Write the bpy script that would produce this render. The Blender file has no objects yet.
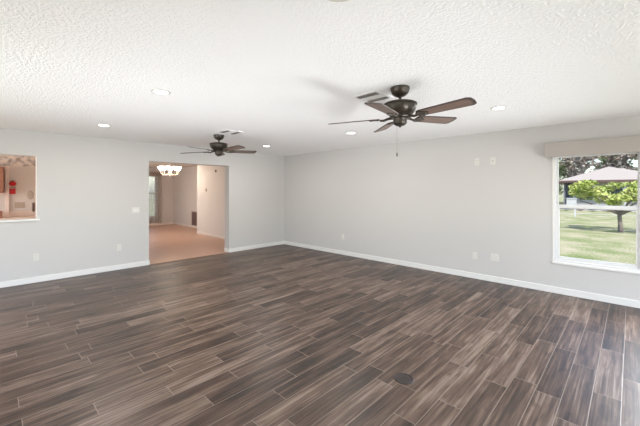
import bpy, bmesh, math, random
from mathutils import Vector, Matrix

# ------------------------------------------------------------------ camera, sky, sun, fill lamps, exposure
scn = bpy.context.scene
C = scn.collection
R = math.radians
EYE = 1.489
FWD = Vector((0.7193, 0.6947, 0)); RGT = Vector((0.695, -0.719, 0))
cam = bpy.data.objects.new('camera', bpy.data.cameras.new('camera')); C.objects.link(cam)
cam.data.sensor_width = 36.0
cam.data.lens = 322.0 / 640.0 * 36.0
cam.data.shift_y = -22.7 / 640.0
cam.data.clip_start = 0.05; cam.data.clip_end = 300
cam.location = (0, 0, EYE)
cam.rotation_euler = (R(90), 0, math.atan2(FWD.y, FWD.x) - R(90))
scn.camera = cam
scn.view_settings.view_transform = 'Standard'
scn.view_settings.look = 'None'
scn.view_settings.gamma = 1.0
scn.view_settings.exposure = 0.0
scn.view_settings.use_curve_mapping = False
scn.cycles.max_bounces = 12
scn.cycles.diffuse_bounces = 6
scn.cycles.sample_clamp_indirect = 6.0
scn.cycles.use_denoising = True

w = bpy.data.worlds.new('sky'); scn.world = w; w.use_nodes = True
nt = w.node_tree
sky = nt.nodes.new('ShaderNodeTexSky'); sky.sky_type = 'NISHITA'
sky.sun_disc = False; sky.sun_elevation = R(58); sky.sun_rotation = R(200); sky.dust_density = 1.5
nt.links.new(sky.outputs[0], nt.nodes['Background'].inputs[0])
nt.nodes['Background'].inputs[1].default_value = 0.46

def light(name, kind, loc, energy, col=(1, 1, 1), size=(1, 1), aim=None, spread=180, shape='RECTANGLE'):
    l = bpy.data.lights.new(name, kind); o = bpy.data.objects.new(name, l); C.objects.link(o)
    o.location = loc; l.energy = energy; l.color = col
    if kind == 'AREA':
        l.shape = shape; l.size = size[0]; l.size_y = size[1]; l.spread = R(spread)
    if aim is not None:
        o.rotation_euler = Vector(aim).to_track_quat('-Z', 'Y').to_euler()
    return o

sun = light('sun', 'SUN', (0, 0, 20), 8.5, (1.0, 0.96, 0.9), aim=(0.48, 0.12, -0.84)); sun.data.angle = R(0.6)
# area lamps added at unseen openings, to brighten the rooms
FILL_COL = (0.96, 0.98, 1.0)  # tint of the added fill lamps
light('fill_front', 'AREA', (3.0, -1.98, 1.15), 72, FILL_COL, (3.4, 2.0), aim=(0, 1, 0))
light('fill_front_ceiling', 'AREA', (3.0, -1.98, 0.4), 29, FILL_COL, (4.4, 0.5), aim=(0, 1, 0.42), spread=50)  # narrow lamp added to lift the far ceiling
light('fill_side_near', 'AREA', (-1.98, 1.4, 1.2), 17, FILL_COL, (3.0, 2.0), aim=(1, 0, 0))
light('fill_side', 'AREA', (-1.98, 4.0, 1.2), 62, FILL_COL, (2.5, 2.0), aim=(1, 0, 0))
light('fill_side_ceiling', 'AREA', (-1.98, 2.0, 0.4), 11, FILL_COL, (2.4, 0.5), aim=(1, 0.3, 0.42), spread=50)  # added lamp tilted up to brighten the ceiling
light('fill_side_far_ceiling', 'AREA', (-1.98, 4.6, 0.4), 6, FILL_COL, (2.4, 0.5), aim=(1, -0.1, 0.5), spread=50)  # another added ceiling fill, farther along the side
light('fill_right_floor', 'AREA', (6.0, -0.68, 1.25), 85, (0.88, 0.93, 1.0), (0.8, 1.5), aim=(-1, 0.6, -0.9), spread=120)  # lamp added out of view to brighten the floor at right
light('fill_dining', 'AREA', (1.75, 11.2, 1.35), 50, (0.96, 0.96, 0.96), (3.0, 1.7), aim=(1, 0, 0))  # unseen fill added to light the dining room
light('fill_kitchen', 'AREA', (-2.85, 8.5, 1.5), 95, (1.0, 0.95, 0.9), (1.6, 1.2), aim=(1, 0, 0))  # unseen fill added to light the kitchen

# ------------------------------------------------------------------ helpers
def lin(c):
    c = c / 255.0
    return c / 12.92 if c <= 0.04045 else ((c + 0.055) / 1.055) ** 2.4
def rgb(r, g, b): return (lin(r), lin(g), lin(b), 1)

def newmat(name):
    m = bpy.data.materials.new(name); m.use_nodes = True
    return m, m.node_tree, m.node_tree.nodes['Principled BSDF']
def mat(name, col, rough=0.5, metal=0.0, var=0.04, scale=8.0, bump=0.0, bscale=60.0, emit=None, estr=0.0, spec=0.5, bdist=0.002):
    """plain surface: procedural tone variation and optional bump"""
    m, t, b = newmat(name); N = t.nodes; L = t.links
    tc = N.new('ShaderNodeTexCoord')
    n = N.new('ShaderNodeTexNoise'); n.inputs['Scale'].default_value = scale; n.inputs['Detail'].default_value = 3
    L.new(tc.outputs['Object'], n.inputs['Vector'])
    mp = N.new('ShaderNodeMapRange'); mp.inputs[3].default_value = 1 - var; mp.inputs[4].default_value = 1 + var
    L.new(n.outputs[0], mp.inputs[0])
    mx = N.new('ShaderNodeVectorMath'); mx.operation = 'SCALE'; mx.inputs[0].default_value = col[:3]
    L.new(mp.outputs[0], mx.inputs['Scale']); L.new(mx.outputs[0], b.inputs['Base Color'])
    b.inputs['Roughness'].default_value = rough; b.inputs['Metallic'].default_value = metal
    b.inputs['Specular IOR Level'].default_value = spec
    if bump:
        n2 = N.new('ShaderNodeTexNoise'); n2.inputs['Scale'].default_value = bscale; n2.inputs['Detail'].default_value = 2
        L.new(tc.outputs['Object'], n2.inputs['Vector'])
        bp = N.new('ShaderNodeBump'); bp.inputs['Strength'].default_value = bump; bp.inputs['Distance'].default_value = bdist
        L.new(n2.outputs[0], bp.inputs['Height']); L.new(bp.outputs[0], b.inputs['Normal'])
    if emit:
        b.inputs['Emission Color'].default_value = emit; b.inputs['Emission Strength'].default_value = estr
    return m

def obj(name, bm, m, parent=None, smooth=False):
    me = bpy.data.meshes.new(name)
    bmesh.ops.recalc_face_normals(bm, faces=bm.faces)
    bm.to_mesh(me); bm.free()
    for mm in (m if isinstance(m, (list, tuple)) else [m]): me.materials.append(mm)
    if smooth:
        for p in me.polygons: p.use_smooth = True
        me.set_sharp_from_angle(angle=R(40))
    o = bpy.data.objects.new(name, me); C.objects.link(o)
    if parent: o.parent = parent
    return o
def thing(name, label, cat, loc=(0, 0, 0), group=None, rot=(0, 0, 0)):
    o = bpy.data.objects.new(name, None); C.objects.link(o); o.location = loc; o.rotation_euler = rot
    o.empty_display_size = 0.1
    return tag(o, label, cat, group)
def tag(o, label, cat, group=None):
    o['label'] = label; o['category'] = cat
    if group: o['group'] = group
    return o
def struct(name, bm, m, parent=None):
    o = obj(name, bm, m, parent)
    if parent is None: o['kind'] = 'structure'
    return o
def BM(): return bmesh.new()
def box(bm, x0, x1, y0, y1, z0, z1, mi=0, bev=0):
    vs = [bm.verts.new((x, y, z)) for x in (x0, x1) for y in (y0, y1) for z in (z0, z1)]
    fs = []
    for q in ((0, 1, 3, 2), (4, 6, 7, 5), (0, 4, 5, 1), (2, 3, 7, 6), (0, 2, 6, 4), (1, 5, 7, 3)):
        f = bm.faces.new([vs[i] for i in q]); f.material_index = mi; fs.append(f)
    if bev:
        es = list({e for f in fs for e in f.edges})
        bmesh.ops.bevel(bm, geom=es, offset=bev, segments=2, affect='EDGES', profile=0.5)
    return bm
def bx(*a, **k): return box(BM(), *a, **k)
def lathe(bm, prof, n=40, cx=0, cy=0, mi=0):
    rings = []
    for r, z in prof:
        if r < 1e-5: rings.append([bm.verts.new((cx, cy, z))])
        else: rings.append([bm.verts.new((cx + r * math.cos(2 * math.pi * k / n), cy + r * math.sin(2 * math.pi * k / n), z)) for k in range(n)])
    for a, b in zip(rings, rings[1:]):
        for k in range(n):
            j = (k + 1) % n
            if len(a) == 1 and len(b) == 1: continue
            if len(a) == 1: f = bm.faces.new((a[0], b[j], b[k]))
            elif len(b) == 1: f = bm.faces.new((a[k], a[j], b[0]))
            else: f = bm.faces.new((a[k], a[j], b[j], b[k]))
            f.material_index = mi
    return bm
def tube(bm, pts, r, n=10, cap=True):
    pts = [Vector(p) for p in pts]; rr = r if isinstance(r, (list, tuple)) else [r] * len(pts)
    rings = []
    for i, p in enumerate(pts):
        d = (pts[min(i + 1, len(pts) - 1)] - pts[max(i - 1, 0)]).normalized()
        u = d.orthogonal().normalized() if i == 0 else (u - d * u.dot(d)).normalized()
        v = d.cross(u)
        rings.append([bm.verts.new(p + (u * math.cos(2 * math.pi * k / n) + v * math.sin(2 * math.pi * k / n)) * rr[i]) for k in range(n)])
    for a, b in zip(rings, rings[1:]):
        for k in range(n): bm.faces.new((a[k], a[(k + 1) % n], b[(k + 1) % n], b[k]))
    if cap: bm.faces.new(rings[0][::-1]); bm.faces.new(rings[-1])
    return bm
def prism(bm, pts, z0, z1, mi=0):
    a = [bm.verts.new((x, y, z0)) for x, y in pts]; b = [bm.verts.new((x, y, z1)) for x, y in pts]
    fs = [bm.faces.new(a[::-1]), bm.faces.new(b)]
    for i in range(len(pts)): fs.append(bm.faces.new((a[i], a[(i + 1) % len(pts)], b[(i + 1) % len(pts)], b[i])))
    for f in fs: f.material_index = mi
    return bm
def dup(root, label, group=None, loc=None):
    r = root.copy(); C.objects.link(r); r['label'] = label
    if group: r['group'] = group
    if loc is not None: r.location = loc
    for ch in list(root.children):
        c = ch.copy(); C.objects.link(c); c.parent = r
        for g in ch.children:
            d = g.copy(); C.objects.link(d); d.parent = c
    return r

# ------------------------------------------------------------------ materials
M_wall = mat('wall_paint', rgb(200, 198, 196), 0.75, var=0.012, scale=1.5, bump=0.12, bscale=90, spec=0.25)
M_wall_warm = mat('warm_wall_paint', rgb(212, 203, 196), 0.75, var=0.02, scale=1.5, bump=0.1, bscale=90, spec=0.25)
M_trim = mat('white_trim_paint', rgb(226, 225, 222), 0.4, var=0.01)
M_white = mat('white_plastic', rgb(212, 210, 204), 0.35, var=0.01)
M_bronze = mat('oil_rubbed_bronze', rgb(60, 54, 46), 0.36, 0.5, var=0.12, scale=20)
M_vinyl = mat('white_vinyl', rgb(222, 222, 222), 0.35, var=0.01)

def ceiling_mat():
    m, t, b = newmat('textured_ceiling'); N = t.nodes; L = t.links
    tc = N.new('ShaderNodeTexCoord')
    n = N.new('ShaderNodeTexNoise'); n.inputs['Scale'].default_value = 56; n.inputs['Detail'].default_value = 2.5; n.inputs['Roughness'].default_value = 0.55
    L.new(tc.outputs['Object'], n.inputs['Vector'])
    cr = N.new('ShaderNodeValToRGB'); cr.color_ramp.elements[0].position = 0.42; cr.color_ramp.elements[1].position = 0.62
    L.new(n.outputs[0], cr.inputs[0])
    bp = N.new('ShaderNodeBump'); bp.inputs['Strength'].default_value = 0.6; bp.inputs['Distance'].default_value = 0.005
    L.new(cr.outputs[0], bp.inputs['Height']); L.new(bp.outputs[0], b.inputs['Normal'])
    b.inputs['Base Color'].default_value = rgb(248, 248, 248); b.inputs['Roughness'].default_value = 0.85
    b.inputs['Specular IOR Level'].default_value = 0.15
    return m
M_ceil = ceiling_mat()

def plank_mat():
    m, t, b = newmat('wood_look_tile_planks'); N = t.nodes; L = t.links
    W, LEN, Y0 = 0.1563, 0.912, 0.046
    def mth(op, a, c=None, cl=False):
        n = N.new('ShaderNodeMath'); n.operation = op; n.use_clamp = cl
        for i, v in enumerate((a, c)):
            if v is None: continue
            if isinstance(v, (int, float)): n.inputs[i].default_value = v
            else: L.new(v, n.inputs[i])
        return n.outputs[0]
    tc = N.new('ShaderNodeTexCoord'); sp = N.new('ShaderNodeSeparateXYZ'); L.new(tc.outputs['Object'], sp.inputs[0])
    X, Y = sp.outputs[0], sp.outputs[1]
    yy = mth('DIVIDE', mth('SUBTRACT', Y, Y0), W)
    row = mth('FLOOR', yy); fy = mth('SUBTRACT', yy, row)
    wn = N.new('ShaderNodeTexWhiteNoise'); wn.noise_dimensions = '1D'; L.new(row, wn.inputs['W'])
    xx = mth('ADD', mth('DIVIDE', X, LEN), wn.outputs['Value'])
    col = mth('FLOOR', xx); fx = mth('SUBTRACT', xx, col)
    cv = N.new('ShaderNodeCombineXYZ'); L.new(row, cv.inputs[0]); L.new(col, cv.inputs[1])
    w2 = N.new('ShaderNodeTexWhiteNoise'); w2.noise_dimensions = '2D'; L.new(cv.outputs[0], w2.inputs['Vector'])
    v = w2.outputs['Value']
    dy = mth('MULTIPLY', mth('MINIMUM', fy, mth('SUBTRACT', 1.0, fy)), W)
    dx = mth('MULTIPLY', mth('MINIMUM', fx, mth('SUBTRACT', 1.0, fx)), LEN)
    d = mth('MINIMUM', dx, dy)
    mr = N.new('ShaderNodeMapRange'); mr.inputs[1].default_value = 0.0012; mr.inputs[2].default_value = 0.0028
    mr.inputs[3].default_value = 1; mr.inputs[4].default_value = 0; L.new(d, mr.inputs[0]); grout = mr.outputs[0]
    gv = N.new('ShaderNodeCombineXYZ')
    L.new(mth('ADD', mth('MULTIPLY', X, 1.0), mth('MULTIPLY', v, 57.0)), gv.inputs[0])
    L.new(mth('MULTIPLY', Y, 34.0), gv.inputs[1]); L.new(mth('MULTIPLY', v, 31.0), gv.inputs[2])
    g = N.new('ShaderNodeTexNoise'); g.inputs['Scale'].default_value = 1.6; g.inputs['Detail'].default_value = 8
    g.inputs['Roughness'].default_value = 0.62; g.inputs['Distortion'].default_value = 0.5
    L.new(gv.outputs[0], g.inputs['Vector'])
    gv2 = N.new('ShaderNodeCombineXYZ')
    L.new(mth('ADD', mth('MULTIPLY', X, 1.4), mth('MULTIPLY', v, 23.0)), gv2.inputs[0])
    L.new(mth('MULTIPLY', Y, 10.0), gv2.inputs[1]); L.new(mth('MULTIPLY', v, 11.0), gv2.inputs[2])
    k = N.new('ShaderNodeTexNoise'); k.inputs['Scale'].default_value = 1.5; k.inputs['Detail'].default_value = 3
    L.new(gv2.outputs[0], k.inputs['Vector'])
    # slow wavy figure and a few dark knots inside each plank
    kv = N.new('ShaderNodeCombineXYZ')
    L.new(mth('ADD', mth('MULTIPLY', X, 3.0), mth('MULTIPLY', v, 41.0)), kv.inputs[0])
    L.new(mth('MULTIPLY', Y, 9.0), kv.inputs[1]); L.new(mth('MULTIPLY', v, 19.0), kv.inputs[2])
    kn = N.new('ShaderNodeTexNoise'); kn.inputs['Scale'].default_value = 1.3; kn.inputs['Detail'].default_value = 2; kn.inputs['Distortion'].default_value = 0.6
    L.new(kv.outputs[0], kn.inputs['Vector'])
    km = N.new('ShaderNodeMapRange'); km.inputs[1].default_value = 0.28; km.inputs[2].default_value = 0.42
    km.inputs[3].default_value = -0.08; km.inputs[4].default_value = 0.0; L.new(kn.outputs[0], km.inputs[0])
    tone = mth('ADD', mth('ADD', mth('MULTIPLY', g.outputs[0], 0.90), mth('MULTIPLY', k.outputs[0], 0.58)), mth('MULTIPLY', mth('SUBTRACT', v, 0.5), 0.23))
    tone = mth('ADD', tone, km.outputs[0])
    cr = N.new('ShaderNodeValToRGB'); e = cr.color_ramp.elements
    e[0].position = 0.54; e[0].color = rgb(36, 24, 18)
    e[1].position = 1.0; e[1].color = rgb(134, 117, 105)
    a = e.new(0.68); a.color = rgb(68, 51, 42)
    a = e.new(0.82); a.color = rgb(94, 75, 63)
    L.new(tone, cr.inputs[0])
    mx = N.new('ShaderNodeMix'); mx.data_type = 'RGBA'
    L.new(mth('MULTIPLY', grout, 0.8), mx.inputs[0]); L.new(cr.outputs[0], mx.inputs[6]); mx.inputs[7].default_value = rgb(142, 128, 116)
    L.new(mx.outputs[2], b.inputs['Base Color'])
    rr = N.new('ShaderNodeMapRange'); rr.inputs[3].default_value = 0.32; rr.inputs[4].default_value = 0.46
    L.new(g.outputs[0], rr.inputs[0]); L.new(rr.outputs[0], b.inputs['Roughness'])
    bp = N.new('ShaderNodeBump'); bp.inputs['Strength'].default_value = 0.35; bp.inputs['Distance'].default_value = 0.0015
    L.new(mth('SUBTRACT', mth('MULTIPLY', g.outputs[0], 0.5), grout), bp.inputs['Height']); L.new(bp.outputs[0], b.inputs['Normal'])
    return m
M_plank = plank_mat()

def tile_mat(name, c1, c2, s, rough=0.3):
    m, t, b = newmat(name); N = t.nodes; L = t.links
    tc = N.new('ShaderNodeTexCoord'); br = N.new('ShaderNodeTexBrick'); br.offset = 0
    br.inputs['Scale'].default_value = 1.0; br.inputs['Brick Width'].default_value = s; br.inputs['Row Height'].default_value = s
    br.inputs['Mortar Size'].default_value = 0.004; br.inputs['Color1'].default_value = c1; br.inputs['Color2'].default_value = c1
    br.inputs['Mortar'].default_value = c2
    L.new(tc.outputs['Object'], br.inputs['Vector']); L.new(br.outputs[0], b.inputs['Base Color'])
    b.inputs['Roughness'].default_value = rough
    return m
M_tile = tile_mat('terracotta_floor', rgb(196, 158, 136), rgb(186, 150, 130), 0.4, 0.38)

def glass_mat():
    m = bpy.data.materials.new('window_glass'); m.use_nodes = True; t = m.node_tree; t.nodes.clear()
    o = t.nodes.new('ShaderNodeOutputMaterial'); mx = t.nodes.new('ShaderNodeMixShader')
    tr = t.nodes.new('ShaderNodeBsdfTransparent'); gl = t.nodes.new('ShaderNodeBsdfGlossy'); gl.inputs['Roughness'].default_value = 0.02
    fr = t.nodes.new('ShaderNodeFresnel'); fr.inputs[0].default_value = 1.12
    tr.inputs[0].default_value = (0.97, 0.98, 0.975, 1)
    t.links.new(fr.outputs[0], mx.inputs[0]); t.links.new(tr.outputs[0], mx.inputs[1]); t.links.new(gl.outputs[0], mx.inputs[2])
    t.links.new(mx.outputs[0], o.inputs[0]); return m
M_glass = glass_mat()

# ------------------------------------------------------------------ room shell
XL, XR, YF, YB, H = -1.7, 5.73, -1.7, 6.92, 2.44
T = 0.2
YD = 14.55          # far wall of the dining room
def wall_x(bm, x0, x1, y0, y1, holes, z1=H):
    """wall running along X (thickness y0..y1) with rectangular holes (xa, xb, za, zb), left to right"""
    c = x0
    for xa, xb, za, zb in holes:
        box(bm, c, xa, y0, y1, 0, z1)
        if za > 0: box(bm, xa, xb, y0, y1, 0, za)
        box(bm, xa, xb, y0, y1, zb, z1); c = xb
    box(bm, c, x1, y0, y1, 0, z1); return bm
def wall_y(bm, y0, y1, x0, x1, holes, z1=H):
    c = y0
    for ya, yb, za, zb in holes:
        box(bm, x0, x1, c, ya, 0, z1)
        if za > 0: box(bm, x0, x1, ya, yb, 0, za)
        box(bm, x0, x1, ya, yb, zb, z1); c = yb
    box(bm, x0, x1, c, y1, 0, z1); return bm

struct('floor', bx(XL - T, XR + T, YF - T, YB, -0.12, 0), M_plank)
struct('floor_dining', bx(-3.0, XR + T, YB, YD + T, -0.12, 0), M_tile)
struct('ceiling', bx(XL - T, XR + T, YF - T, YB + 0.1, H, H + 0.15), M_ceil)
struct('ceiling_dining', bx(-3.0, XR + T, YB + 0.1, YD + T, H, H + 0.15), mat('dining_ceiling', rgb(222, 212, 200), 0.85, bump=0.4, bscale=40))
OPX0, OPX1, OPZ = 2.25, 4.03, 2.07
WIN = (-0.112, 0.812, 0.45, 2.04)
struct('wall_back', wall_x(BM(), XL - T, XR, YB, YB + T, [(-0.75, 0.566, 1.02, 2.045), (OPX0, OPX1, 0, OPZ)]), M_wall)
struct('wall_right', wall_y(BM(), YF - T, YB + T, XR, XR + T, [(-1.1, -0.25, WIN[2], WIN[3]), WIN]), M_wall)
struct('wall_left', wall_y(BM(), YF, YB, XL - T, XL, [(-0.3, 6.2, 0.05, 2.2)]), M_wall)
struct('wall_front', wall_x(BM(), XL, XR, YF - T, YF, [(0.6, 5.4, 0.05, 2.1)]), M_wall)
struct('wall_dining_right', box(box(BM(), 5.04, XR + T, YB + T, 10.76, 0, H), XR, XR + T, 10.76, YD + T, 0, H), M_wall_warm)
struct('wall_dining_back', wall_x(BM(), 1.95, XR, YD, YD + T, [(4.0, 5.04, 0.35, 2.12)]), M_wall_warm)
struct('wall_dining_left', wall_y(BM(), YB + T, YD + T, 1.75, 1.95, [(9.6, 12.8, 0.5, 2.2)]), M_wall_warm)
struct('wall_kitchen_back', bx(-3.0, 1.75, 9.9, 10.1, 0, H), M_wall_warm)
struct('wall_kitchen_left', wall_y(BM(), YB + T, 9.9, -3.2, -3.0, [(7.7, 9.3, 0.9, 2.1)]), M_wall_warm)

# baseboards with an eased top edge
def board(name, pts, m=M_trim, h=0.092, t=0.014):
    """pts: list of (x0,x1,y0,y1) footprints"""
    bm = BM()
    for x0, x1, y0, y1 in pts:
        box(bm, x0, x1, y0, y1, 0, h, bev=0.004)
    return struct(name, bm, m)
board('baseboard_back', [(XL, OPX0, YB - 0.014, YB), (OPX1, XR - 0.014, YB - 0.014, YB)])
board('baseboard_right', [(XR - 0.014, XR, YF, YB)])
board('baseboard_opening', [(OPX1 - 0.014, OPX1, YB - 0.014, YB + T), (OPX0, OPX0 + 0.014, YB - 0.014, YB + T)])
board('baseboard_left', [(XL, XL + 0.014, YF, YB)])
board('baseboard_dining', [(1.95, XR - 0.014, YD - 0.014, YD), (XR - 0.014, XR, 10.76, YD), (5.026, XR, 10.76, 10.774), (5.026, 5.04, YB + T, 10.76)], mat('dining_baseboard', rgb(225, 214, 204), 0.5))
# threshold strip where the planks meet the dining floor
struct('trim_threshold', bx(OPX0, OPX1, YB - 0.02, YB + 0.025, 0, 0.006, bev=0.002), mat('threshold_brown', rgb(150, 116, 92), 0.4))
# sill and thin casing of the pass-through
struct('trim_pass_through', box(BM(), -0.75, 0.60, YB - 0.03, YB + T + 0.02, 1.0, 1.03, bev=0.004), M_trim)

# ------------------------------------------------------------------ window (single hung) in right wall
def window(name, y0, y1, z0, z1, xi, xo, rail, m=M_vinyl, label=True):
    """window in a wall of constant X: frame, sashes and panes as parts; xi = room face"""
    root = bpy.data.objects.new(name, None); C.objects.link(root); root['kind'] = 'structure'
    fw = 0.034
    xa, xb = xi + 0.01, xi + 0.12
    bm = BM()
    box(bm, xa, xb, y0, y0 + fw, z0, z1); box(bm, xa, xb, y1 - fw, y1, z0, z1)
    box(bm, xa, xb, y0 + fw, y1 - fw, z1 - fw, z1); box(bm, xa, xb, y0 + fw, y1 - fw, z0, z0 + fw)
    obj('window_frame', bm, m, root)
    zr = rail; s = 0.04
    # upper sash outside, lower sash inside
    def sash(nm, a, b2, x, sw, bw):
        q = BM(); ya, yb = y0 + fw, y1 - fw
        box(q, x, x + 0.03, ya, ya + sw, a, b2, bev=0.003); box(q, x, x + 0.03, yb - sw, yb, a, b2, bev=0.003)
        box(q, x, x + 0.03, ya + sw, yb - sw, a, a + bw, bev=0.003); box(q, x, x + 0.03, ya + sw, yb - sw, b2 - bw, b2, bev=0.003)
        o = obj(nm, q, m, root)
        obj('pane', bx(x + 0.013, x + 0.017, ya + sw, yb - sw, a + bw, b2 - bw), M_glass, o)
        return o
    sash('upper_sash', zr - 0.03, z1 - fw, xa + 0.055, 0.018, 0.045)
    lo = sash('lower_sash', z0 + fw, zr + 0.028, xa + 0.02, 0.032, 0.05)
    q = bx(xa + 0.006, xa + 0.02, (y0 + y1) / 2 - 0.03, (y0 + y1) / 2 + 0.03, zr + 0.028, zr + 0.038, bev=0.002)
    obj('sash_lock', q, m, root)
    # flat casing round the opening on the room side
    q = BM(); c = 0.012
    box(q, xi - 0.006, xi + 0.009, y0 - c, y0 + 0.006, z0 + 0.006, z1 - 0.006, bev=0.002); box(q, xi - 0.006, xi + 0.009, y1 - 0.006, y1 + c, z0 + 0.006, z1 - 0.006, bev=0.002)
    box(q, xi - 0.006, xi + 0.009, y0 - c, y1 + c, z1 - 0.006, z1 + c, bev=0.002)
    obj('window_casing', q, M_trim, root)
    obj('window_sill', bx(xi - 0.02, xi + 0.009, y0 - c - 0.004, y1 + c + 0.004, z0 - 0.022, z0 + 0.005, bev=0.003), M_trim, root)
    return root
window('window_1', *WIN, XR, XR + T, 1.255)
window('window_2', -1.1, -0.25, WIN[2], WIN[3], XR, XR + T, 1.255)

# ------------------------------------------------------------------ valance above the window
def linen(name, c):
    m, t, b = newmat(name); N = t.nodes; L = t.links
    tc = N.new('ShaderNodeTexCoord'); wv = N.new('ShaderNodeTexWave'); wv.bands_direction = 'Y'
    wv.inputs['Scale'].default_value = 55; wv.inputs['Distortion'].default_value = 3.5; wv.inputs['Detail'].default_value = 3
    L.new(tc.outputs['Object'], wv.inputs['Vector'])
    mr = N.new('ShaderNodeMapRange'); mr.inputs[3].default_value = 0.9; mr.inputs[4].default_value = 1.06; L.new(wv.outputs[1], mr.inputs[0])
    s = N.new('ShaderNodeVectorMath'); s.operation = 'SCALE'; s.inputs[0].default_value = c[:3]; L.new(mr.outputs[0], s.inputs['Scale'])
    L.new(s.outputs[0], b.inputs['Base Color']); b.inputs['Roughness'].default_value = 0.9; return m
v = thing('window_valance', 'wide flat grey fabric covered valance box mounted above the window', 'valance', (XR, 0.4, 1.965))
obj('front_board', bx(-0.13, -0.115, -0.62, 0.50, 0, 0.205, bev=0.004), linen('valance_linen', rgb(170, 163, 157)), v)
obj('top_board', bx(-0.115, 0, -0.62, 0.50, 0.19, 0.205), linen('valance_linen_top', rgb(170, 163, 157)), v)
obj('end_board', bx(-0.115, 0, 0.485, 0.50, 0, 0.19), v.children[0].data.materials[0], v)
obj('end_board', bx(-0.115, 0, -0.62, -0.605, 0, 0.19), v.children[0].data.materials[0], v)

# ------------------------------------------------------------------ recessed lights
M_lens = mat('lit_downlight_lens', rgb(255, 250, 240), 0.4, emit=(1, 0.97, 0.92, 1), estr=14.0)
def downlight():
    t = thing('recessed_light', '', 'ceiling light', group=None)
    obj('trim_ring', lathe(BM(), [(0.062, 0.0), (0.062, -0.004), (0.070, -0.008), (0.082, -0.006), (0.088, 0.0)]), M_white, t, True)
    obj('lens', lathe(BM(), [(0, -0.004), (0.045, -0.004), (0.063, -0.002)]), M_lens, t, True)
    return t
spots = [((1.17, 3.27), 'round lit recessed light nearest the camera on the left half of the ceiling'),
         ((1.19, 5.54), 'round lit recessed light in the far left of the ceiling near the pass-through wall'),
         ((4.19, 3.33), 'round lit recessed light seen between the two fans, below the near fan\'s left blade'),
         ((4.17, 5.62), 'small round lit recessed light close to the far corner of the room'),
         ((4.11, 1.10), 'round lit recessed light right of the near fan, towards the window wall'),
         ((1.17, 1.00), 'round lit recessed light cut off by the top edge, nearest the camera')]
d0 = downlight()
for i, ((x, y), lab) in enumerate(spots):
    o = d0 if i == 0 else dup(d0, lab)
    o['label'] = lab; o.location = (x, y, H); o['group'] = 'recessed lights in the ceiling'
    light('downlight_lamp', 'AREA', (x, y, H - 0.02), 12.0, (1.0, 0.95, 0.88), (0.11, 0.11), aim=(0, 0, -1), shape='DISK')
d0['label'] = 'bright round recessed light largest on the left half of the ceiling'

# ------------------------------------------------------------------ ceiling registers
M_vent = mat('white_register', rgb(246, 246, 245), 0.5, var=0.01)
def vent(loc, label):
    t = thing('ceiling_vent', label, 'air vent', loc, 'air registers in the ceiling')
    x0, x1, y0, y1 = -0.165, 0.165, -0.15, 0.15
    banks = ((-0.135, -0.055), (0.055, 0.135)); yb = (-0.12, 0.12)
    f = BM()
    box(f, x0, banks[0][0], y0, y1, -0.008, 0, bev=0.002); box(f, banks[0][1], banks[1][0], y0, y1, -0.008, 0, bev=0.002); box(f, banks[1][1], x1, y0, y1, -0.008, 0, bev=0.002)
    for a, b in banks:
        box(f, a, b, y0, yb[0], -0.008, 0); box(f, a, b, yb[1], y1, -0.008, 0)
    obj('vent_frame', f, M_vent, t)
    md = mat('dark_duct', rgb(70, 66, 62), 0.8)
    for a, b in banks:
        q = bx(a, b, yb[0], yb[1], -0.0015, 0)
        obj('duct_opening', q, md, t)
        s = BM()
        for k in range(6):
            xx = a + 0.009 + k * 0.0125
            vs = [s.verts.new(p) for p in ((xx - 0.005, yb[0], -0.012), (xx + 0.003, yb[0], -0.002), (xx + 0.0045, yb[0], -0.002), (xx - 0.0035, yb[0], -0.012))]
            ve = [s.verts.new((p.co.x, yb[1], p.co.z)) for p in vs]
            s.faces.new(vs[::-1]); s.faces.new(ve)
            for i in range(4): s.faces.new((vs[i], vs[(i + 1) % 4], ve[(i + 1) % 4], ve[i]))
        obj('louvre_bank', s, mat('vent_louvre', rgb(168, 164, 158), 0.5), t)
    return t
vent((2.735, 1.89, H), 'white ceiling air register with two louvred banks behind the near fan')
vent((2.765, 4.69, H), 'small white ceiling air register with two louvred banks beside the far fan mount')

# ------------------------------------------------------------------ ceiling fans
def blade_wood():
    m, t, b = newmat('fan_blade_walnut'); N = t.nodes; L = t.links
    tc = N.new('ShaderNodeTexCoord'); mp = N.new('ShaderNodeMapping'); mp.inputs['Scale'].default_value = (3, 60, 20)
    n = N.new('ShaderNodeTexNoise'); n.inputs['Scale'].default_value = 1.5; n.inputs['Detail'].default_value = 4
    L.new(tc.outputs['Object'], mp.inputs[0]); L.new(mp.outputs[0], n.inputs['Vector'])
    cr = N.new('ShaderNodeValToRGB'); cr.color_ramp.elements[0].position = 0.3; cr.color_ramp.elements[0].color = rgb(94, 74, 64)
    cr.color_ramp.elements[1].position = 0.7; cr.color_ramp.elements[1].color = rgb(134, 112, 100)
    L.new(n.outputs[0], cr.inputs[0]); L.new(cr.outputs[0], b.inputs['Base Color']); b.inputs['Roughness'].default_value = 0.4
    return m
M_blade = blade_wood()
M_bedge = mat('fan_blade_dark_edge', rgb(66, 56, 52), 0.4, var=0.1, scale=30)
M_brass = mat('antique_metal_detail', rgb(140, 128, 115), 0.3, 0.8)
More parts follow.
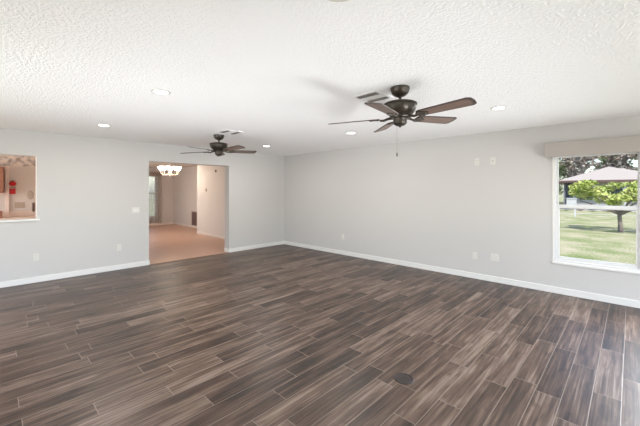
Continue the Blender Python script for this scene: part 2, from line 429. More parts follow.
def fan(loc, label, angles, tilt, mw, mb, pull=0.64, sag=0):
    t = thing('ceiling_fan', label, 'ceiling fan', loc, 'bronze five-blade ceiling fans')
    t.rotation_euler = tilt
    obj('canopy', lathe(BM(), [(0, 0), (0.082, 0), (0.088, -0.006), (0.088, -0.018), (0.085, -0.024), (0.082, -0.040), (0.070, -0.062), (0.050, -0.078), (0.030, -0.086), (0.026, -0.09), (0.0, -0.09)]), M_bronze, t, True)
    obj('downrod', lathe(BM(), [(0.0, -0.08), (0.02, -0.08), (0.02, -0.092), (0.0125, -0.094), (0.0125, -0.122), (0.026, -0.124), (0.03, -0.138), (0, -0.138)], 20), M_bronze, t, True)
    hs = obj('motor_housing', lathe(BM(), [(0, -0.128), (0.05, -0.130), (0.10, -0.136), (0.140, -0.146), (0.153, -0.154), (0.154, -0.164), (0.146, -0.170), (0.145, -0.190), (0.136, -0.220), (0.120, -0.242), (0.100, -0.258), (0.090, -0.268), (0, -0.268)], 56), M_bronze, t, True)
    obj('badge', box(BM(), -0.026, 0.026, -0.004, 0.004, -0.004, 0.004, bev=0.002), M_brass, hs)
    b = hs.children[0]; wa = math.atan2(-FWD.y, -FWD.x); b.location = (0.134 * math.cos(wa), 0.134 * math.sin(wa), -0.196); b.rotation_euler = (R(12), 0, wa + R(90))
    obj('flywheel', lathe(BM(), [(0, -0.266), (0.095, -0.268), (0.098, -0.276), (0.095, -0.284), (0, -0.284)]), mb, t, True)
    obj('switch_housing', lathe(BM(), [(0, -0.282), (0.062, -0.284), (0.066, -0.292), (0.06, -0.31), (0.062, -0.325), (0.055, -0.342), (0.035, -0.354), (0.012, -0.358), (0.01, -0.368), (0, -0.37)], 40), M_bronze, t, True)
    zb = -0.278
    base = math.atan2(RGT.y, RGT.x)
    # blade outline, root to tip, corners clipped
    out = [(0.185, -0.045), (0.215, -0.060), (0.635, -0.076), (0.664, -0.056), (0.672, 0.0), (0.664, 0.056), (0.635, 0.076), (0.215, 0.060), (0.185, 0.045)]
    inn = [(0.195, -0.036), (0.222, -0.048), (0.612, -0.061), (0.640, -0.040), (0.645, 0.0), (0.640, 0.040), (0.612, 0.061), (0.222, 0.048), (0.195, 0.036)]
    bm = prism(BM(), out, -0.0035, 0.0035)
    bl_me = obj('blade', bm, M_bedge, t)
    pn = obj('blade_panel', prism(BM(), inn, -0.0045, -0.003), M_blade, bl_me)
    pt = obj('blade_top_panel', prism(BM(), inn, 0.003, 0.0045), M_blade, bl_me)
    q = BM()                                        # blade iron: forked bracket, arched arm and screws
    tube(q, [(0.075, 0.0, 0.0), (0.11, 0.0, -0.004), (0.15, 0.0, -0.016), (0.185, 0.0, -0.012)], [0.014, 0.012, 0.011, 0.010], 8)
    prism(q, [(0.165, -0.014), (0.19, -0.046), (0.225, -0.050), (0.262, -0.030), (0.285, 0.0), (0.262, 0.030), (0.225, 0.050), (0.19, 0.046), (0.165, 0.014)], -0.0125, -0.0045)
    ir = obj('blade_iron', q, mb, bl_me)
    scs = [obj('blade_screw', lathe(BM(), [(0, -0.017), (0.006, -0.0155), (0.007, -0.0125)], 10, sx, sy), M_brass, bl_me) for sx, sy in ((0.205, -0.032), (0.205, 0.032), (0.26, 0.0))]
    first = True
    for a in angles:
        if first: o = bl_me; first = False
        else:
            o = bl_me.copy(); C.objects.link(o); o.parent = t
            for ch in [pn, pt, ir] + scs:
                c = ch.copy(); C.objects.link(c); c.parent = o
        o.matrix_local = Matrix.Translation((0, 0, zb)) @ Matrix.Rotation(sag, 4, FWD) @ Matrix.Rotation(base + R(a), 4, 'Z') @ Matrix.Rotation(R(-12), 4, 'X')
    if pull:
        q = BM(); p = RGT * -0.028
        for k in range(int((pull - 0.385) / 0.006)): lathe(q, [(0, 0.002 - 0.35 - k * 0.006), (0.0017, -0.35 - k * 0.006), (0, -0.35 - 0.006 - k * 0.006)], 5, p.x, p.y)
        ch = obj('pull_chain', q, M_brass, t)
        obj('chain_fob', lathe(BM(), [(0, -pull + 0.04), (0.004, -pull + 0.038), (0.006, -pull + 0.02), (0.006, -pull + 0.004), (0, -pull)], 12, p.x, p.y), M_bronze, ch, True)
    return t
fan((2.657, 1.537, H), 'larger nearer dark bronze ceiling fan with brown blades and hanging pull chain', (-47, 25, 96, 169, 238),
    (R(0), R(0), 0), M_bronze, M_bronze, sag=-R(3.0))
fan((2.776, 5.10, H), 'smaller farther dark bronze ceiling fan in front of the wide doorway wall', (32, 104, 176, 248, 320),
    (0, 0, 0), M_bronze, M_bronze, pull=0, sag=-R(2.5))

# ------------------------------------------------------------------ electrical plates
def plate(loc, face, label, kind, w_=0.072, h_=0.116, n=1):
    """face: rotation about Z so that local -Y looks into the room"""
    nm = {'outlet': 'wall_outlet', 'switch': 'light_switch', 'blank': 'cable_plate'}[kind]
    t = thing(nm, label, {'outlet': 'outlet', 'switch': 'light switch', 'blank': 'wall plate'}[kind], loc, rot=(0, 0, face))
    obj('cover_plate', bx(-w_ / 2, w_ / 2, -0.006, 0, -h_ / 2, h_ / 2, bev=0.002), M_white, t)
    md = mat('slot_dark', rgb(90, 88, 85), 0.6)
    for k in range(n):
        cx = (k - (n - 1) / 2) * 0.046
        if kind == 'outlet':
            for s in (-1, 1):
                r = obj('receptacle', bx(cx - 0.017, cx + 0.017, -0.009, -0.005, s * 0.021 - 0.014, s * 0.021 + 0.014, bev=0.0015), M_white, t)
                for e_ in (-1, 1): obj('slot', bx(cx + e_ * 0.007 - 0.001, cx + e_ * 0.007 + 0.001, -0.0095, -0.0085, s * 0.021 - 0.003, s * 0.021 + 0.006), md, r)
        elif kind == 'switch':
            obj('rocker', bx(cx - 0.016, cx + 0.016, -0.011, -0.005, -0.033, 0.033, bev=0.003), M_trim, t)
        else:
            q = BM(); lathe(q, [(0.0, 0.0), (0.009, 0.0), (0.009, 0.006), (0.005, 0.006), (0.005, 0.012), (0, 0.012)], 12)
            o = obj('cable_jack', q, M_brass, t, True); o.rotation_euler = (R(90), 0, 0); o.location = (cx, -0.006, 0)
    return t
FR = R(-90)   # right wall: local -Y -> -X
plate((0.555, YB, 0.41), 0, 'white wall outlet low below the kitchen pass-through', 'outlet')
plate((1.727, YB, 0.415), 0, 'white wall outlet low on the wall just left of the wide doorway', 'outlet')
plate((2.015, YB, 1.105), 0, 'white double rocker light switch left of the wide doorway', 'switch', 0.14, 0.116, 2)
plate((XR, 4.794, 0.41), FR, 'white outlet low on the long grey wall nearest the far corner', 'outlet')
plate((XR, 1.895, 0.385), FR, 'narrow white outlet low on the long wall, left of the wide plate', 'outlet')
plate((XR, 1.588, 0.40), FR, 'wide white double outlet plate low on the wall, nearest the window', 'outlet', 0.118, 0.116, 2)
plate((XR, 1.863, 1.966), FR, 'left one of two small white plates high on the long wall', 'outlet')
plate((XR, 1.617, 1.966), FR, 'right one of two small white plates high on the wall, nearer the valance', 'blank')

# ------------------------------------------------------------------ floor box
M_fb = mat('floor_box_dark_brown', rgb(44, 35, 34), 0.5, 0.0, var=0.08, scale=40)
t = thing('floor_outlet_cover', 'small round dark brown outlet cover set in the plank floor', 'outlet cover', (2.290, 1.290, 0))
obj('cover_ring', lathe(BM(), [(0.058, 0.0025), (0.060, 0.006), (0.072, 0.0055), (0.077, 0.0)]), M_fb, t, True)
obj('lid', lathe(BM(), [(0, 0.0045), (0.050, 0.0045), (0.056, 0.0035), (0.058, 0.0025)]), M_fb, t, True)
for s in (-1, 1): obj('lid_slot', bx(s * 0.024 - 0.008, s * 0.024 + 0.008, -0.002, 0.002, 0.0045, 0.0056), M_bronze, t)

# ------------------------------------------------------------------ dining room
M_shade = mat('lit_frosted_glass_shade', rgb(255, 245, 225), 0.4, emit=(1, 0.95, 0.86, 1), estr=14.0)
M_chr = mat('white_bronze_arm', rgb(215, 200, 180), 0.3, 0.5)
CH = (4.14, 10.80, H)
t = thing('chandelier', 'white lit multi-arm chandelier hanging in the dining room', 'chandelier', CH)
obj('canopy', lathe(BM(), [(0, 0), (0.065, 0), (0.062, -0.012), (0.03, -0.028), (0, -0.03)]), M_chr, t, True)
obj('chain', tube(BM(), [(0, 0, -0.025), (0, 0, -0.16)], 0.007, 8), M_chr, t)
obj('centre_column', lathe(BM(), [(0, -0.15), (0.02, -0.16), (0.026, -0.20), (0.014, -0.24), (0.016, -0.33), (0.045, -0.38), (0.05, -0.41), (0.03, -0.45), (0.012, -0.47), (0.016, -0.485), (0, -0.50)], 24), M_chr, t, True)
am = None
for k in range(8):
    a = k * math.pi / 4 + 0.25
    if am is None:
        pts = [(0.03 + 0.0, 0, -0.41)]
        for s in range(1, 11):
            u = s / 10; pts.append((0.03 + 0.25 * math.sin(u * math.pi / 2), 0, -0.41 - 0.065 * math.sin(u * math.pi) + 0.11 * u * u))
        am = obj('arm', tube(BM(), pts, 0.009, 8), M_chr, t)
        sh = obj('glass_shade', lathe(BM(), [(0.018, -0.298), (0.035, -0.285), (0.055, -0.25), (0.065, -0.215), (0.076, -0.19), (0.073, -0.19), (0.061, -0.215), (0.05, -0.25), (0.03, -0.28), (0, -0.29)], 20, 0.28, 0), M_shade, am, True)
        o = am
    else:
        o = am.copy(); C.objects.link(o); o.parent = t
        c = sh.copy(); C.objects.link(c); c.parent = o
    o.rotation_euler = (0, 0, a)
light('chandelier_lamp', 'POINT', (CH[0], CH[1], H - 0.62), 7, (1.0, 0.9, 0.78)).data.shadow_soft_size = 0.25

# window at the end of the dining room
root = bpy.data.objects.new('window_3', None); C.objects.link(root); root['kind'] = 'structure'
q = BM(); f = 0.05; Y1, Y2 = YD + 0.03, YD + 0.10
for a in ((4.0, 4.0 + f, 0.35, 2.12), (5.04 - f, 5.04, 0.35, 2.12), (4.05, 4.99, 0.35, 0.35 + f), (4.05, 4.99, 2.12 - f, 2.12), (4.05, 4.99, 1.33, 1.39)):
    box(q, a[0], a[1], Y1, Y2, a[2], a[3])
obj('window_frame', q, M_trim, root)
obj('pane', bx(4.05, 4.99, YD + 0.06, YD + 0.064, 0.4, 2.07), M_glass, root)
def sheer():
    m = bpy.data.materials.new('grey_sheer_curtain'); m.use_nodes = True; t = m.node_tree; t.nodes.clear(); N = t.nodes; L = t.links
    o = N.new('ShaderNodeOutputMaterial'); tr = N.new('ShaderNodeBsdfTransparent'); df = N.new('ShaderNodeBsdfDiffuse'); tl = N.new('ShaderNodeBsdfTranslucent')
    df.inputs[0].default_value = rgb(200, 190, 184); tl.inputs[0].default_value = rgb(225, 220, 216)
    m1 = N.new('ShaderNodeMixShader'); m1.inputs[0].default_value = 0.55; L.new(df.outputs[0], m1.inputs[1]); L.new(tl.outputs[0], m1.inputs[2])
    tc = N.new('ShaderNodeTexCoord'); n = N.new('ShaderNodeTexNoise'); n.inputs['Scale'].default_value = 14; L.new(tc.outputs['Object'], n.inputs['Vector'])
    mr = N.new('ShaderNodeMapRange'); mr.inputs[3].default_value = 0.35; mr.inputs[4].default_value = 0.85; L.new(n.outputs[0], mr.inputs[0])
    m2 = N.new('ShaderNodeMixShader'); L.new(mr.outputs[0], m2.inputs[0]); L.new(tr.outputs[0], m2.inputs[1]); L.new(m1.outputs[0], m2.inputs[2]); L.new(m2.outputs[0], o.inputs[0])
    return m
def curtain(x0, x1, label):
    t = thing('curtain', label, 'curtain', ((x0 + x1) / 2, YD - 0.09, 2.22))
    w_ = x1 - x0; q = BM(); n = 60
    rows = []
    for z, am_ in ((0, 0.012), (-0.4, 0.022), (-1.2, 0.028), (-2.12, 0.034)):
        rows.append([q.verts.new((-w_ / 2 + w_ * i / n, am_ * math.sin(i * 1.15) + 0.004 * math.sin(i * 2.7), z)) for i in range(n + 1)])
    for a, b in zip(rows, rows[1:]):
        for i in range(n): q.faces.new((a[i], a[i + 1], b[i + 1], b[i]))
    bmesh.ops.solidify(q, geom=q.faces[:], thickness=0.002)
    obj('curtain_panel', q, sheer(), t, True)
    return t
cu = curtain(3.95, 5.20, 'long grey sheer curtain over the dining room window')
obj('curtain_header', bx(-0.64, 0.64, -0.045, 0.04, -0.11, 0.03, bev=0.008), mat('taupe_header', rgb(150, 132, 122), 0.9), cu)
# return air grille
t = thing('return_air_grille', 'tall brown-grey return air grille low on the dining room wall', 'air grille', (XR, 12.46, 0.36))
q = BM(); g = 0.025
for a in ((-0.24, -0.24 + g, -0.29, 0.29), (0.24 - g, 0.24, -0.29, 0.29), (-0.24 + g, 0.24 - g, -0.29, -0.29 + g), (-0.24 + g, 0.24 - g, 0.29 - g, 0.29)): box(q, -0.012, 0, a[0], a[1], a[2], a[3])
obj('grille_frame', q, mat('grille_frame_tan', rgb(176, 150, 138), 0.5), t)
q = BM()
for k in range(22): box(q, -0.009, -0.001, -0.215, 0.215, -0.262 + k * 0.0245, -0.262 + k * 0.0245 + 0.010)
obj('grille_slats', q, mat('grille_slat_brown', rgb(140, 112, 102), 0.5), t)
obj('grille_back', bx(-0.001, 0, -0.215, 0.215, -0.265, 0.265), mat('grille_dark', rgb(92, 72, 66), 0.8), t)
t = thing('smoke_detector', 'small dark detector high on the near dining room wall', 'detector', (5.04, 9.43, 2.10), rot=(0, 0, FR))
q = lathe(BM(), [(0, 0.03), (0.02, 0.03), (0.028, 0.022), (0.03, 0)], 20); o = obj('detector_body', q, mat('detector_dark', rgb(96, 78, 66), 0.5), t, True); o.rotation_euler = (R(90), 0, 0); o.scale = (1, 1.6, 1)
obj('detector_plate', bx(-0.05, 0.05, -0.006, 0, -0.075, 0.075, bev=0.002), mat('warm_white_plate', rgb(225, 210, 196), 0.5), t)
t = thing('thermostat', 'small pale thermostat at mid height on the dining room wall', 'thermostat', (5.04, 10.12, 1.50), rot=(0, 0, FR))
obj('thermostat_body', bx(-0.06, 0.06, -0.022, 0, -0.045, 0.045, bev=0.005), mat('warm_plastic', rgb(214, 196, 184), 0.5), t)
obj('thermostat_dial', bx(-0.03, 0.03, -0.025, -0.02, -0.015, 0.02), mat('thermostat_screen', rgb(180, 165, 155), 0.3), t)
plate((XR, 13.3, 0.38), FR, 'white wall outlet low on the dining room wall, left of the grille', 'outlet')

# ------------------------------------------------------------------ kitchen seen through the pass-through
def border_mat():
    m, t, b = newmat('floral_border'); N = t.nodes; L = t.links
    tc = N.new('ShaderNodeTexCoord'); n = N.new('ShaderNodeTexNoise'); n.inputs['Scale'].default_value = 11; n.inputs['Detail'].default_value = 4
    L.new(tc.outputs['Object'], n.inputs['Vector']); cr = N.new('ShaderNodeValToRGB'); e = cr.color_ramp.elements
    e[0].position = 0.3; e[0].color = rgb(150, 138, 120); e[1].position = 0.62; e[1].color = rgb(222, 210, 198)
    a = e.new(0.42); a.color = rgb(176, 168, 164); a = e.new(0.5); a.color = rgb(206, 196, 188)
    L.new(n.outputs[0], cr.inputs[0]); L.new(cr.outputs[0], b.inputs['Base Color']); b.inputs['Roughness'].default_value = 0.6
    return m
struct('trim_wallpaper_border', bx(-2.9, 1.74, 9.893, 9.9, 2.03, 2.30), border_mat())
struct('trim_kitchen_post', bx(0.282, 0.345, 9.86, 9.9, 0.92, 2.02, bev=0.004), mat('kitchen_white', rgb(232, 214, 205), 0.5))
M_cab = mat('reddish_brown_cabinet', rgb(150, 104, 84), 0.45, var=0.15, scale=6)
t = thing('wall_cabinet', 'reddish brown wall cabinet at the left edge of the kitchen', 'cabinet', (-0.05, 9.9, 1.43))
obj('cabinet_body', bx(-0.32, 0.31, -0.32, 0, 0, 0.56), M_cab, t)
for s in (-1, 1):
    d = obj('cabinet_door', bx(-0.005 + s * 0.155 - 0.148, -0.005 + s * 0.155 + 0.148, -0.34, -0.32, 0.02, 0.54, bev=0.006), M_cab, t)
    obj('handle', bx(s * 0.03 - 0.006, s * 0.03 + 0.006, -0.36, -0.34, 0.05, 0.15, bev=0.002), M_brass, d)
t = thing('kitchen_counter', 'pale kitchen counter run along the back kitchen wall', 'counter', (-0.6, 9.89, 0))
obj('counter_cabinet', bx(-2.2, 1.45, -0.58, 0, 0.0, 0.87), M_cab, t)
obj('countertop', bx(-2.22, 1.47, -0.62, 0, 0.87, 0.905, bev=0.004), mat('pale_laminate', rgb(226, 208, 196), 0.35), t)
obj('backsplash', bx(-2.22, 1.47, -0.025, 0, 0.905, 1.02, bev=0.003), mat('pale_laminate_splash', rgb(228, 210, 198), 0.4), t)
t = thing('bread_box', 'low brown wooden box on the kitchen counter below the cabinet', 'box', (0.06, 9.62, 0.905))
obj('box_body', bx(-0.17, 0.17, -0.11, 0.11, 0, 0.12, bev=0.008), M_cab, t)
obj('box_lid', bx(-0.175, 0.175, -0.115, 0.115, 0.12, 0.145, bev=0.005), M_cab, t)
M_red = mat('red_enamel', rgb(196, 24, 28), 0.35, var=0.1, scale=20)
t = thing('wall_decoration', 'round red ornament with dark green top above a red square on the kitchen wall', 'decoration', (0.40, 9.9, 1.45))
bm = BM(); bmesh.ops.create_icosphere(bm, subdivisions=3, radius=0.062)
for v_ in bm.verts: v_.co.y *= 0.5; v_.co.z *= 0.9
o = obj('round_ornament', bm, M_red, t, True); o.location = (0, -0.032, 0.185)
q = BM(); tube(q, [(0, -0.03, 0.235), (0.008, -0.03, 0.265)], 0.005, 6); prism(q, [(0, -0.04), (0.045, -0.03), (0.02, -0.022)], 0.245, 0.255); prism(q, [(0, -0.04), (-0.045, -0.03), (-0.02, -0.022)], 0.24, 0.25)
obj('leaves', q, mat('dark_green_leaf', rgb(60, 72, 44), 0.6), t)
obj('hanging_rail', bx(-0.05, 0.05, -0.02, 0, 0.085, 0.108, bev=0.003), mat('tan_wood', rgb(176, 140, 104), 0.6), t)
obj('red_square', bx(-0.05, 0.05, -0.02, 0, -0.045, 0.075, bev=0.005), M_red, t)
t = thing('light_switch', 'beige square switch plate on the kitchen wall', 'light switch', (0.52, 9.9, 1.155))
M_bp = mat('beige_plate', rgb(182, 166, 150), 0.5)
obj('cover_plate', bx(-0.085, 0.085, -0.008, 0, -0.065, 0.065, bev=0.003), M_bp, t)
for s in (-1, 1): obj('rocker', bx(s * 0.035 - 0.016, s * 0.035 + 0.016, -0.013, -0.007, -0.034, 0.034, bev=0.003), M_bp, t)
t = thing('wall_plaque', 'pale oval plaque on the kitchen wall', 'plaque', (0.69, 9.9, 1.38))
q = lathe(BM(), [(0, 0.012), (0.05, 0.012), (0.062, 0.006), (0.066, 0)], 32); o = obj('oval_plate', q, mat('beige_ceramic', rgb(186, 172, 158), 0.5), t, True); o.rotation_euler = (R(90), 0, 0); o.scale = (1, 1.55, 1)
t = thing('wall_telephone', 'narrow dark handset on the kitchen wall near the right edge of the pass-through', 'telephone', (0.745, 9.9, 1.10))
obj('cradle', bx(-0.03, 0.03, -0.03, 0, -0.11, 0.11, bev=0.006), mat('taupe_cradle', rgb(190, 170, 158), 0.5), t)
obj('handset', bx(-0.018, 0.018, -0.06, -0.03, -0.10, 0.10, bev=0.008), mat('handset_dark', rgb(92, 72, 64), 0.4), t)

# ------------------------------------------------------------------ outdoors
def orgb(r, g, b): return tuple(0.42 * v for v in rgb(r, g, b)[:3]) + (1,)
M_outwhite = mat('outdoor_white', orgb(245, 245, 245), 0.4)
G = -0.2
def grass_mat():
    m, t, b = newmat('lawn_grass'); N = t.nodes; L = t.links
    tc = N.new('ShaderNodeTexCoord')
    n = N.new('ShaderNodeTexNoise'); n.inputs['Scale'].default_value = 1.1; n.inputs['Detail'].default_value = 5
    n2 = N.new('ShaderNodeTexNoise'); n2.inputs['Scale'].default_value = 20; n2.inputs['Detail'].default_value = 4; n2.inputs['Roughness'].default_value = 0.7
    for k in (n, n2): L.new(tc.outputs['Object'], k.inputs['Vector'])
    ad = N.new('ShaderNodeMath'); ad.operation = 'MULTIPLY_ADD'; ad.inputs[1].default_value = 0.35; L.new(n.outputs[0], ad.inputs[0])
    m2 = N.new('ShaderNodeMath'); m2.operation = 'MULTIPLY'; m2.inputs[1].default_value = 0.65; L.new(n2.outputs[0], m2.inputs[0]); L.new(m2.outputs[0], ad.inputs[2])
    cr = N.new('ShaderNodeValToRGB'); e = cr.color_ramp.elements
    e[0].position = 0.40; e[0].color = orgb(132, 150, 88); e[1].position = 0.57; e[1].color = orgb(222, 208, 184)
    a = e.new(0.48); a.color = orgb(164, 172, 124)
    L.new(ad.outputs[0], cr.inputs[0]); L.new(cr.outputs[0], b.inputs['Base Color']); b.inputs['Roughness'].default_value = 0.95
    bp = N.new('ShaderNodeBump'); bp.inputs['Strength'].default_value = 0.6; bp.inputs['Distance'].default_value = 0.03; L.new(n2.outputs[0], bp.inputs['Height']); L.new(bp.outputs[0], b.inputs['Normal'])
    b.inputs['Specular IOR Level'].default_value = 0.1
    return m
q = BM(); vs = [q.verts.new(p) for p in ((-40, -70, G), (110, -70, G), (110, 70, G), (-40, 70, G))]; q.faces.new(vs)
struct('ground_lawn', q, grass_mat())

def leaf_mat(name, c1, c2):
    m, t, b = newmat(name); N = t.nodes; L = t.links
    tc = N.new('ShaderNodeTexCoord'); n = N.new('ShaderNodeTexNoise'); n.inputs['Scale'].default_value = 2.5; n.inputs['Detail'].default_value = 5
    L.new(tc.outputs['Object'], n.inputs['Vector']); cr = N.new('ShaderNodeValToRGB')
    cr.color_ramp.elements[0].position = 0.35; cr.color_ramp.elements[0].color = c1; cr.color_ramp.elements[1].position = 0.65; cr.color_ramp.elements[1].color = c2
    L.new(n.outputs[0], cr.inputs[0]); L.new(cr.outputs[0], b.inputs['Base Color']); b.inputs['Roughness'].default_value = 0.6
    return m
def bark(name, c): return mat(name, c, 0.9, var=0.3, scale=12, bump=0.5, bscale=20, bdist=0.02)
def leaves(bm, rnd, centres, n, size):
    for i in range(n):
        c, r = centres[rnd.randrange(len(centres))]
        d = Vector((rnd.gauss(0, 1), rnd.gauss(0, 1), rnd.gauss(0, 1))).normalized() * (rnd.random() ** 0.4)
        p = Vector(c) + Vector((d.x * r[0], d.y * r[1], d.z * r[2]))
        u = Vector((rnd.gauss(0, 1), rnd.gauss(0, 1), rnd.gauss(0, 0.6))).normalized(); vv = u.orthogonal().normalized()
        vv = (vv * math.cos(i) + u.cross(vv) * math.sin(i)); s = size * rnd.uniform(0.6, 1.3)
        a = [bm.verts.new(p + u * s), bm.verts.new(p + vv * s * 0.45), bm.verts.new(p - u * s), bm.verts.new(p - vv * s * 0.45)]
        bm.faces.new(a)
    return bm
# small tree on the lawn
t = thing('tree', 'small bushy tree with bright yellow-green leaves on the lawn outside the window', 'tree', (17.8, 0.29, G))
rnd = random.Random(5)
q = BM()
tube(q, [(0, 0, -0.05), (0.02, 0.02, 0.3), (0.03, 0.05, 0.7), (0, 0.02, 0.95)], [0.11, 0.075, 0.065, 0.06], 10)
tips = []
for k, (dx, dy, dz) in enumerate(((0.5, 0.9, 0.75), (-0.3, 0.6, 0.9), (0.2, -0.8, 0.7), (-0.5, -0.5, 0.8), (0.7, 0.1, 0.8), (0, 1.3, 0.5), (0.3, -1.2, 0.55))):
    tube(q, [(0, 0.02, 0.7), (dx * 0.4, dy * 0.45 + 0.02, 0.7 + dz * 0.6), (dx, dy, 0.75 + dz)], [0.05, 0.035, 0.018], 7)
obj('trunk', q, bark('grey_bark', orgb(165, 150, 138)), t, True)
cs = []
for k in range(46):
    y = rnd.uniform(-1.95, 1.45); cs.append(((rnd.uniform(-1.0, 1.0), y, 1.66 + rnd.uniform(-0.45, 0.42) * (1 - 0.22 * abs(y))), (0.30, 0.34, 0.17)))
obj('foliage', leaves(BM(), rnd, cs, 7000, 0.062), leaf_mat('yellow_green_leaves', orgb(160, 190, 34), orgb(246, 250, 150)), t)

# neighbouring house
t = thing('house', 'low neighbouring house with pale hip roof across the lawn', 'house', (35.0, 1.2, G))
zE = 2.50; zP = 3.75; x0, x1, y0, y1 = -0.6, 7.4, -4.4, 3.45
q = BM()
ev = [q.verts.new(p) for p in ((x0, y0, zE), (x1, y0, zE), (x1, y1, zE), (x0, y1, zE))]
rd = [q.verts.new((x0 + 3.3, 0.15, zP)), q.verts.new((x1 - 3.3, 0.15, zP))]
rd[0].co.y = 0.2; rd[1].co.y = 0.2
q.faces.new((ev[0], rd[0], ev[3])); q.faces.new((ev[0], ev[1], rd[1], rd[0])); q.faces.new((ev[1], ev[2], rd[1])); q.faces.new((ev[3], rd[0], rd[1], ev[2])); q.faces.new(ev)
obj('roof', q, mat('pale_shingles', orgb(192, 181, 174), 0.8, var=0.06, scale=3), t)
q = BM(); box(q, x0 - 0.02, x0 + 0.02, y0, y1, zE - 0.16, zE + 0.02); box(q, x0, x1, y1 - 0.02, y1 + 0.02, zE - 0.16, zE + 0.02)
obj('fascia', q, mat('brown_fascia', orgb(120, 88, 80), 0.7), t)
obj('wall', box(box(BM(), 0.4, 6.6, -3.8, 2.45, 0, 2.45), 1.6, 6.6, 2.45, 3.05, 0, 2.45), mat('white_stucco', orgb(226, 224, 222), 0.9, bump=0.2), t)
obj('side_wall', bx(1.5, 1.6, 2.45, 3.15, 0, 2.42), mat('blue_grey_siding', orgb(112, 118, 134), 0.8), t)
obj('house_window', bx(0.36, 0.41, -0.8, 0.3, 0.9, 1.9), mat('dark_house_glass', orgb(90, 96, 104), 0.15), t)
obj('house_window', bx(0.36, 0.41, 1.2, 2.0, 0.9, 1.9), mat('dark_house_glass2', orgb(90, 96, 104), 0.15), t)
obj('column', bx(-0.2, 0.0, -0.95, -0.72, 0, 2.4), M_outwhite, t)
obj('column', bx(-0.2, 0.0, 2.9, 3.0, 0, 2.4), mat('grey_column', orgb(140, 140, 150), 0.7), t)
t = thing('utility_cabinet', 'white boxy cabinet standing beside the neighbouring house', 'cabinet', (35.2, 3.75, G))
obj('cabinet_body', bx(-0.3, 0.3, -0.42, 0.28, 0.08, 0.95, bev=0.02), M_outwhite, t)
obj('cabinet_lid', bx(-0.34, 0.34, -0.46, 0.32, 0.95, 1.02, bev=0.015), M_outwhite, t)
obj('cabinet_base', bx(-0.26, 0.26, -0.38, 0.24, 0, 0.08), mat('grey_base', orgb(130, 130, 132), 0.8), t)

# low rail fence across the lawn
t = thing('rail_fence', 'low thin white wire fence across the lawn beyond the tree', 'fence', (25.9, 0, G))
for y in (-3.5, -0.5, 2.55, 5.6): obj('post', bx(-0.04, 0.04, y - 0.045, y + 0.045, 0, 0.56, bev=0.01), M_outwhite, t)
for z in (0.22, 0.45): obj('rail', tube(BM(), [(0, -3.5, z), (0, 5.6, z)], 0.014, 6), M_outwhite, t)

# flower bed shrubs by the house
rnd = random.Random(9)
cols = [('dark_red_shrub', (120, 52, 54), (190, 96, 92)), ('dark_shrub', (48, 58, 46), (96, 104, 84))]
for i, y in enumerate((4.6, 3.9, 3.0, 2.2, 1.3, 0.4, -0.6)):
    nm, a, b = cols[1 if i in (1, 3, 5) else 0]
    kinds = ['reddish', 'dark green']
    where = ['farthest left in the bed', 'beside the white cabinet', 'under the house corner', 'at left of the tree trunk', 'behind the tree trunk, left side', 'directly behind the tree trunk', 'right of the tree trunk'][i]
    s = thing('shrub', 'low %s shrub by the neighbouring house, %s' % (kinds[1 if i in (1, 3, 5) else 0], where), 'shrub', (33.6, y, G), 'low shrubs by the house')
    q = BM()
    for k in range(5): tube(q, [(0, 0, -0.02), (rnd.uniform(-0.15, 0.15), rnd.uniform(-0.15, 0.15), 0.22)], [0.015, 0.006], 5)
    obj('stems', q, bark('shrub_bark', orgb(90, 70, 58)), s)
    obj('foliage', leaves(BM(), rnd, [((0, 0, 0.2), (0.3, 0.34, 0.16))], 260, 0.07), leaf_mat(nm, orgb(*a), orgb(*b)), s)

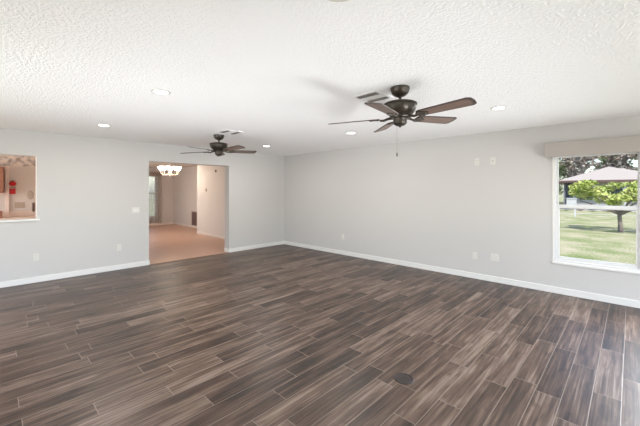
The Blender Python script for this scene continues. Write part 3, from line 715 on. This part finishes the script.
# trees behind the house
rnd = random.Random(21)
spec = [  # x, y, height, crown radius, kind
    (44, 7.4, 10.5, 2.3, 0), (51, 5.6, 10.5, 1.9, 1), (44.5, 3.7, 10, 1.5, 2), (50.5, 2.2, 11.5, 1.7, 0), (44.5, 0.9, 10.5, 1.2, 2),
    (50, -0.9, 11.5, 1.5, 1), (44.5, -2.2, 10.5, 1.7, 0), (57, -4.0, 12, 2.5, 1), (58, 10.0, 12, 2.6, 0), (59, 1.2, 14, 2.6, 0)]
kn = ['dark green leafy', 'olive green', 'grey-brown sparse']
lm = [leaf_mat('dark_green_leaves', orgb(84, 106, 62), orgb(186, 200, 140)), leaf_mat('olive_leaves', orgb(140, 138, 106), orgb(214, 208, 176)), leaf_mat('grey_brown_leaves', orgb(150, 132, 122), orgb(225, 210, 198))]
bk = [bark('dark_bark', orgb(150, 126, 112)), bark('pinkish_bark', orgb(220, 184, 166)), bark('pale_bark', orgb(235, 222, 212))]
places = ['at the left edge of the window view', 'above the left eave', 'behind the left roof slope', 'just left of the roof peak', 'right behind the roof peak',
          'above the right roof slope', 'nearest one at the right', 'far back, rightmost', 'farthest back on the left', 'farthest back behind the roof peak']
for i, (x, y, h, r, k) in enumerate(spec):
    s = thing('tree', 'tall %s tree beyond the house, %s' % (kn[k], places[i]), 'tree', (x, y, G), 'trees behind the house')
    q = BM(); top = (rnd.uniform(-0.4, 0.4), rnd.uniform(-0.5, 0.5), h * 0.8)
    tube(q, [(0, 0, -0.1), (0.1, rnd.uniform(-0.2, 0.2), h * 0.3), (top[0] * 0.6, top[1] * 0.6, h * 0.6), top], [0.24, 0.18, 0.13, 0.05], 9)
    for b_ in range(6):
        z = h * rnd.uniform(0.25, 0.7); a = rnd.uniform(0, 6.28)
        tube(q, [(0.05, 0, z), (math.cos(a) * r * 0.4, math.sin(a) * r * 0.4, z + 0.6), (math.cos(a) * r * 0.8, math.sin(a) * r * 0.8, z + 1.2)], [0.08, 0.05, 0.02], 6)
    obj('trunk', q, bk[k], s, True)
    cs = []
    lo = 0.10 if k == 0 else 0.25
    for c_ in range(34): cs.append(((rnd.uniform(-r, r) * 0.75, rnd.uniform(-r, r) * 0.75, h * rnd.uniform(lo, 0.98)), (0.8, 0.8, 0.6)))
    obj('foliage', leaves(BM(), rnd, cs, 5200 if k < 2 else 2600, 0.17), lm[k], s)
